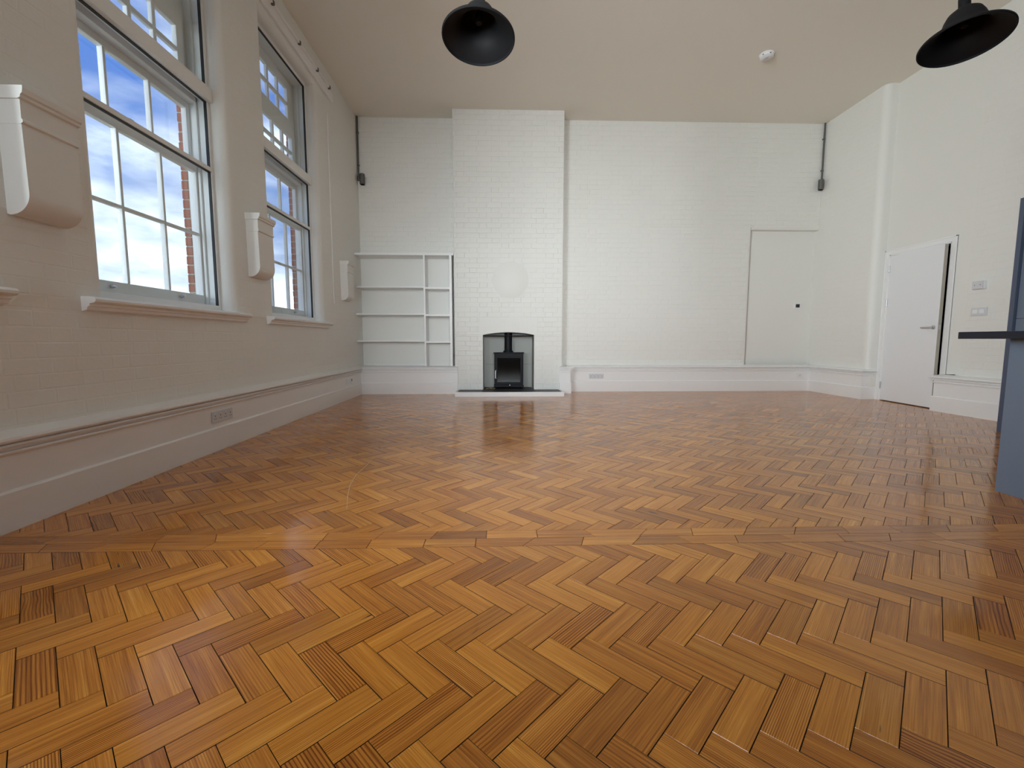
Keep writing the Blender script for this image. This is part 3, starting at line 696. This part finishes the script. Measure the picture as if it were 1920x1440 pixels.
# ------------------------------------------------------------------ HEARTH AND STOVE
t = thing('hearth', 'low hearth with black slate tiles in a white painted edge', 'hearth', (0, 0, 0))
HX0, HX1, HY, HZ = -0.667, 1.020, 6.88, 0.072
MB().box(HX0, HX1, HY, HY+0.035, 0, HZ).build('front_edge', M['trim'], t, bevel=0.003)
for a, b_ in ((HX0, HX0+0.03), (HX1-0.03, HX1)): MB().box(a, b_, HY+0.035, CHY-0.06, 0, HZ).build('side_edge', M['trim'], t, bevel=0.003)
MB().box(HX0+0.03, HX1-0.03, HY+0.035, CHY-0.006, 0.0, 0.05).build('slab', M['mortar'], t)
MB().box(FX0+0.006, FX1-0.006, CHY-0.006, WB+0.095, 0.0, 0.05).build('slab', M['mortar'], t)
tx = [HX0+0.032, -0.26, 0.17, 0.60, HX1-0.032]
for i in range(4): MB().box(tx[i]+0.002, tx[i+1]-0.002, HY+0.037, CHY-0.012, 0.045, 0.068-random.uniform(0, .001)).build('slate_tile', M['slate'], t, bevel=0.002)
tx2 = [FX0+0.006, 0.17, FX1-0.006]
for i in range(2): MB().box(tx2[i]+0.002, tx2[i+1]-0.002, CHY-0.008, WB+0.097, 0.045, 0.068).build('slate_tile', M['slate'], t, bevel=0.002)
SX0, SX1, SYF, SYB, SZ0, SZ1 = -0.072, 0.423, 7.42, 7.67, 0.098, 0.668
t = thing('wood_stove', 'black steel wood-burning stove with glass door in the fireplace', 'stove', (0, 0, 0))
MB().box(SX0+0.008, SX1-0.008, SYF+0.006, SYB, SZ0+0.02, SZ1-0.014).build('body', M['stove'], t, bevel=0.006)
MB().box(SX0-0.006, SX1+0.006, SYF-0.012, SYB, SZ1-0.014, SZ1).build('top_plate', M['stove'], t, bevel=0.003)
MB().box(SX0, SX1, SYF-0.006, SYB, SZ0-0.004, SZ0+0.026).build('base_plate', M['stove'], t, bevel=0.003)
for x in (SX0+0.03, SX1-0.03):
    for y in (SYF+0.03, SYB-0.04): MB().lathe([(0.014, 0.0695), (0.016, SZ0)], (x, y, 0), 12).build('foot', M['stove'], t, smooth=True)
d = MB(); a, b_, c, e_ = SX0+0.022, SX1-0.022, SZ0+0.045, SZ1-0.055; q = 0.036
d.box(a, a+q, SYF-0.014, SYF+0.008, c, e_); d.box(b_-q, b_, SYF-0.014, SYF+0.008, c, e_); d.box(a+q, b_-q, SYF-0.014, SYF+0.008, c, c+q); d.box(a+q, b_-q, SYF-0.014, SYF+0.008, e_-q, e_)
dr = d.build('stove_door', M['stove'], t, bevel=0.003)
MB().box(a+q, b_-q, SYF-0.009, SYF-0.004, c+q, e_-q).build('door_glass', M['stoveglass'], dr)
MB().tube([(a+0.008, SYF-0.012, c+0.10), (a+0.004, SYF-0.045, c+0.11), (a+0.004, SYF-0.05, c+0.165), (a+0.004, SYF-0.045, c+0.22), (a+0.008, SYF-0.012, c+0.23)], 0.009, 12).build('door_handle', M['plastic'], dr, smooth=True)
MB().lathe([(0.009, 0), (0.009, -0.02), (0.0, -0.022)], (0.19, SYF-0.006, SZ0+0.03), 12, 'y').build('air_control_knob', M['chrome'], t, smooth=True)
fx = 0.168
MB().lathe([(0.084, SZ1), (0.084, SZ1+0.022), (0.066, SZ1+0.03), (0.063, SZ1+0.06), (0.063, 1.20)], (fx, SYF+0.13, 0), 32).build('flue_pipe', M['stove'], t, smooth=True)
for i, (x, y, s) in enumerate(((-0.185, 7.345, 0.028), (-0.125, 7.37, 0.036), (-0.072, 7.335, 0.022))):
    bm = bmesh.new(); bmesh.ops.create_icosphere(bm, subdivisions=2, radius=s)
    for v in bm.verts: v.co *= 1+random.uniform(-0.22, 0.22); v.co.z *= 0.55
    me = bpy.data.meshes.new('rubble_piece'); bm.to_mesh(me); bm.free(); me.materials.append(M['rubble'])
    tag(link('rubble_piece', me, None, (x, y, 0.068+s*0.5)), ('small brown rubble lump on the hearth, leftmost beside the stove', 'larger brown rubble lump on the hearth, middle of three beside the stove', 'tiny brown rubble lump on the hearth, touching the stove foot')[i], 'rubble', 'rubble beside the stove')

# ------------------------------------------------------------------ electrical plates
def socket_quad(name, label, loc, rz, w=0.262, h=0.085, ng=4):
    t = thing(name, label, 'socket', loc); t.rotation_euler = (0, 0, rz)
    MB().box(0, w, -0.010, 0.001, -h/2, h/2).build('plate', M['plasticgrey'], t, bevel=0.003)
    for g in range(ng):
        c = w*(g+0.5)/ng; dx = 0.010
        hm = MB()
        hm.box(c-0.003, c+0.003, -0.0108, -0.009, 0.003, 0.013)
        for s in (-1, 1): hm.box(c+s*dx-0.003, c+s*dx+0.003, -0.0108, -0.009, -0.018, -0.012)
        hm.build('pin_holes', M['darkhole'], t)
        MB().box(c-0.006 if g % 2 else c-0.006, c+0.006, -0.013, -0.009, 0.020, 0.034).build('rocker_switch', M['plastic'], t, bevel=0.002)
    return t
q90 = math.pi/2
socket_quad('power_socket', 'grey quad power socket in the left skirting under the windows', (WL+0.046, 3.495, 0.268), q90)
t = thing('network_socket', 'pale double data plate with dark port in left skirting near the corner', 'socket', (WL+0.046, 6.60, 0.262)); t.rotation_euler = (0, 0, q90)
MB().box(0, 0.15, -0.008, 0.001, -0.043, 0.043).build('plate', M['plastic'], t, bevel=0.003)
MB().box(0.17, 0.256, -0.008, 0.001, -0.043, 0.043).build('plate', M['plastic'], t, bevel=0.003)
MB().box(0.20, 0.226, -0.0095, -0.006, -0.004, 0.026).build('port', M['darkhole'], t)
socket_quad('power_socket', 'grey quad power socket in the back skirting right of the fireplace', (1.545, WB-0.046, 0.262), 0, 0.247, 0.084)
t = thing('wall_socket', 'small single square plate in the back skirting by the right corner', 'socket', (5.155, WB-0.046, 0.268))
MB().box(0, 0.088, -0.009, 0.001, -0.044, 0.044).build('plate', M['plastic'], t, bevel=0.003)
MB().box(0.028, 0.060, -0.012, -0.007, -0.018, 0.018).build('rocker_switch', M['plasticgrey'], t, bevel=0.002)
t = thing('thermostat', 'small square thermostat with dark screen in the right niche', 'thermostat', (5.11, NY, 1.460))
MB().box(0, 0.118, -0.022, 0.001, -0.044, 0.044).build('case', M['plastic'], t, bevel=0.004)
MB().box(0.024, 0.092, -0.0235, -0.02, -0.028, 0.03).build('screen', M['darkhole'], t, bevel=0.001)
t = thing('fused_switch', 'square white surface-mounted box on the right wall above the light switch', 'switch', (WR, 5.005, 1.482)); t.rotation_euler = (0, 0, -q90)
MB().box(0, 0.120, -0.040, 0.001, -0.045, 0.045).build('back_box', M['plastic'], t, bevel=0.004)
MB().box(0.002, 0.118, -0.050, -0.040, -0.043, 0.043).build('plate', M['plasticgrey'], t, bevel=0.003)
for x in (0.03, 0.09): MB().lathe([(0.005, -0.0508), (0.005, -0.049)], (x, 0, 0), 10, 'y').build('screw', M['conduit'], t)
t = thing('light_switch', 'wide white multi-gang light switch on the right wall beside the door', 'switch', (WR, 5.025, 1.187)); t.rotation_euler = (0, 0, -q90)
MB().box(0, 0.170, -0.012, 0.001, -0.046, 0.046).build('plate', M['plasticgrey'], t, bevel=0.003)
for x in (0.048, 0.118):
    MB().box(x-0.026, x+0.026, -0.017, -0.010, -0.020, 0.024).build('rocker_switch', M['plastic'], t, bevel=0.003)

# ------------------------------------------------------------------ ceiling: smoke detector and pendants
t = thing('smoke_detector', 'round white smoke detector on the ceiling', 'smoke detector', (3.364, 5.875, CEIL))
MB().lathe([(0.088, 0.0), (0.088, -0.012), (0.080, -0.016), (0.080, -0.032), (0.066, -0.044), (0.0, -0.046)], (0, 0, 0), 32).build('case', M['plastic'], t, smooth=True)
MB().lathe([(0.022, -0.044), (0.022, -0.052), (0.016, -0.056), (0.0, -0.056)], (-0.015, -0.02, 0), 20).build('sensor', M['plasticgrey'], t, smooth=True)
for a in range(6):
    an = a*math.pi/3; MB().box(-0.008, 0.008, -0.0812, -0.078, -0.029, -0.02).build('vent_slot', M['darkhole'], t).rotation_euler = (0, 0, an)
def pendant(label, x, y, z, tilt):
    t = thing('pendant_lamp', label, 'pendant lamp', (x, y, z), 'black bell pendant lamps')
    R = 0.197
    s = [(R-0.004, 0.0), (R, 0.003), (R, 0.010), (R*0.985, 0.014), (R*0.93, 0.019), (R*0.80, 0.030), (R*0.66, 0.048), (R*0.56, 0.070), (R*0.49, 0.098), (R*0.44, 0.128), (R*0.37, 0.155), (R*0.27, 0.172), (R*0.19, 0.180), (R*0.17, 0.182)]
    inn = [(max(0.004, r-0.0045), h-0.002) for r, h in s[::-1] if h > 0.012]
    prof = [(0.0, 0.178)] + inn[1:] + [(R-0.007, 0.001)] + s + [(0.026, 0.190), (0.026, 0.245), (0.020, 0.256), (0.010, 0.266), (0.0, 0.266)]
    sh = MB().lathe(prof, (0, 0, 0), 64).build('shade', M['black'], t, smooth=True)
    bulb = MB().lathe([(0.0, 0.082), (0.016, 0.086), (0.028, 0.104), (0.026, 0.125), (0.014, 0.15), (0.013, 0.18)], (0, 0, 0), 24).build('bulb_socket', M['stove'], t, smooth=True)
    for o in (sh, bulb): o.rotation_euler = tilt
    MB().tube([(0, 0, 0.26), (0, 0, CEIL-z-0.03)], 0.0035, 8).build('flex', M['black'], t)
    MB().lathe([(0.05, CEIL-z), (0.05, CEIL-z-0.02), (0.02, CEIL-z-0.035), (0.0, CEIL-z-0.035)], (0, 0, 0), 24).build('ceiling_rose', M['black'], t, smooth=True)
pendant('black bell-shaped pendant lamp hanging near the middle of the ceiling', -0.102, 2.594, 2.482, (math.radians(-9), math.radians(2.5), 0))
pendant('black bell-shaped pendant lamp hanging at the right over the island', 2.545, 2.538, 2.480, (math.radians(-7), math.radians(2), 0))

# ------------------------------------------------------------------ KITCHEN at the right edge
t = thing('island_unit', 'blue-grey kitchen island panel at the right edge', 'kitchen island', (0, 0, 0))
IX, IY = 2.858, 2.432
MB().box(IX, IX+0.022, 0.2, IY, 0.0, 0.871).build('side_panel', M['cabinet'], t, bevel=0.001)
MB().box(IX+0.022, IX+0.80, IY-0.022, IY, 0.0, 0.871).build('end_panel', M['cabinet'], t, bevel=0.001)
MB().box(IX+0.022, IX+0.80, 0.2, IY-0.022, 0.10, 0.86).build('carcass', M['cabinetdark'], t)
wt = MB().box(2.745, IX+0.95, 0.1, 2.615, 0.8715, 0.9125).build('worktop', M['worktop'], None, bevel=0.003)
tag(wt, 'black stone worktop overhanging the kitchen island', 'worktop')
t = thing('tall_cabinet', 'tall dark blue-grey kitchen cabinet against the right wall', 'cabinet', (0, 0, 0))
TX, TY = 4.772, 4.10
MB().box(TX, WR-0.09, TY-0.04, TY, 0.0, 2.155).build('end_panel', M['cabinetdark'], t, bevel=0.001)
MB().box(TX+0.05, WR-0.09, WREAR+0.02, TY-0.04, 0.16, 2.15).build('carcass', M['cabinetdark'], t)
MB().box(TX+0.10, WR-0.09, WREAR+0.02, TY-0.04, 0.0, 0.16).build('plinth', M['cabinetdark'], t)
for k in range(12):  # run lengthened out of view to cut the light bounced from this wall
    y1 = TY-0.043-0.6*k
    for z0, z1 in ((0.165, 1.064), (1.068, 2.15)):
        MB().box(TX+0.028, TX+0.05, y1-0.595, y1, z0, z1).build('cabinet_door', M['cabinet'], t, bevel=0.0015)

# invented cabinets along the rear wall, put there to absorb bounced light
t = thing('added_rear_cabinets', 'made-up bank of blue-grey cabinets behind the viewpoint, soaking up bounced light', 'cabinet', (0, 0, 0))
MB().box(WL+0.4, TX-0.1, WREAR+0.002, WREAR+0.58, 0.0, 0.90).build('carcass', M['cabinetdark'], t)
for k in range(10):
    x0 = WL+0.45+0.62*k
    MB().box(x0, x0+0.615, WREAR+0.58, WREAR+0.602, 0.15, 0.89).build('cabinet_door', M['cabinet'], t, bevel=0.0015)
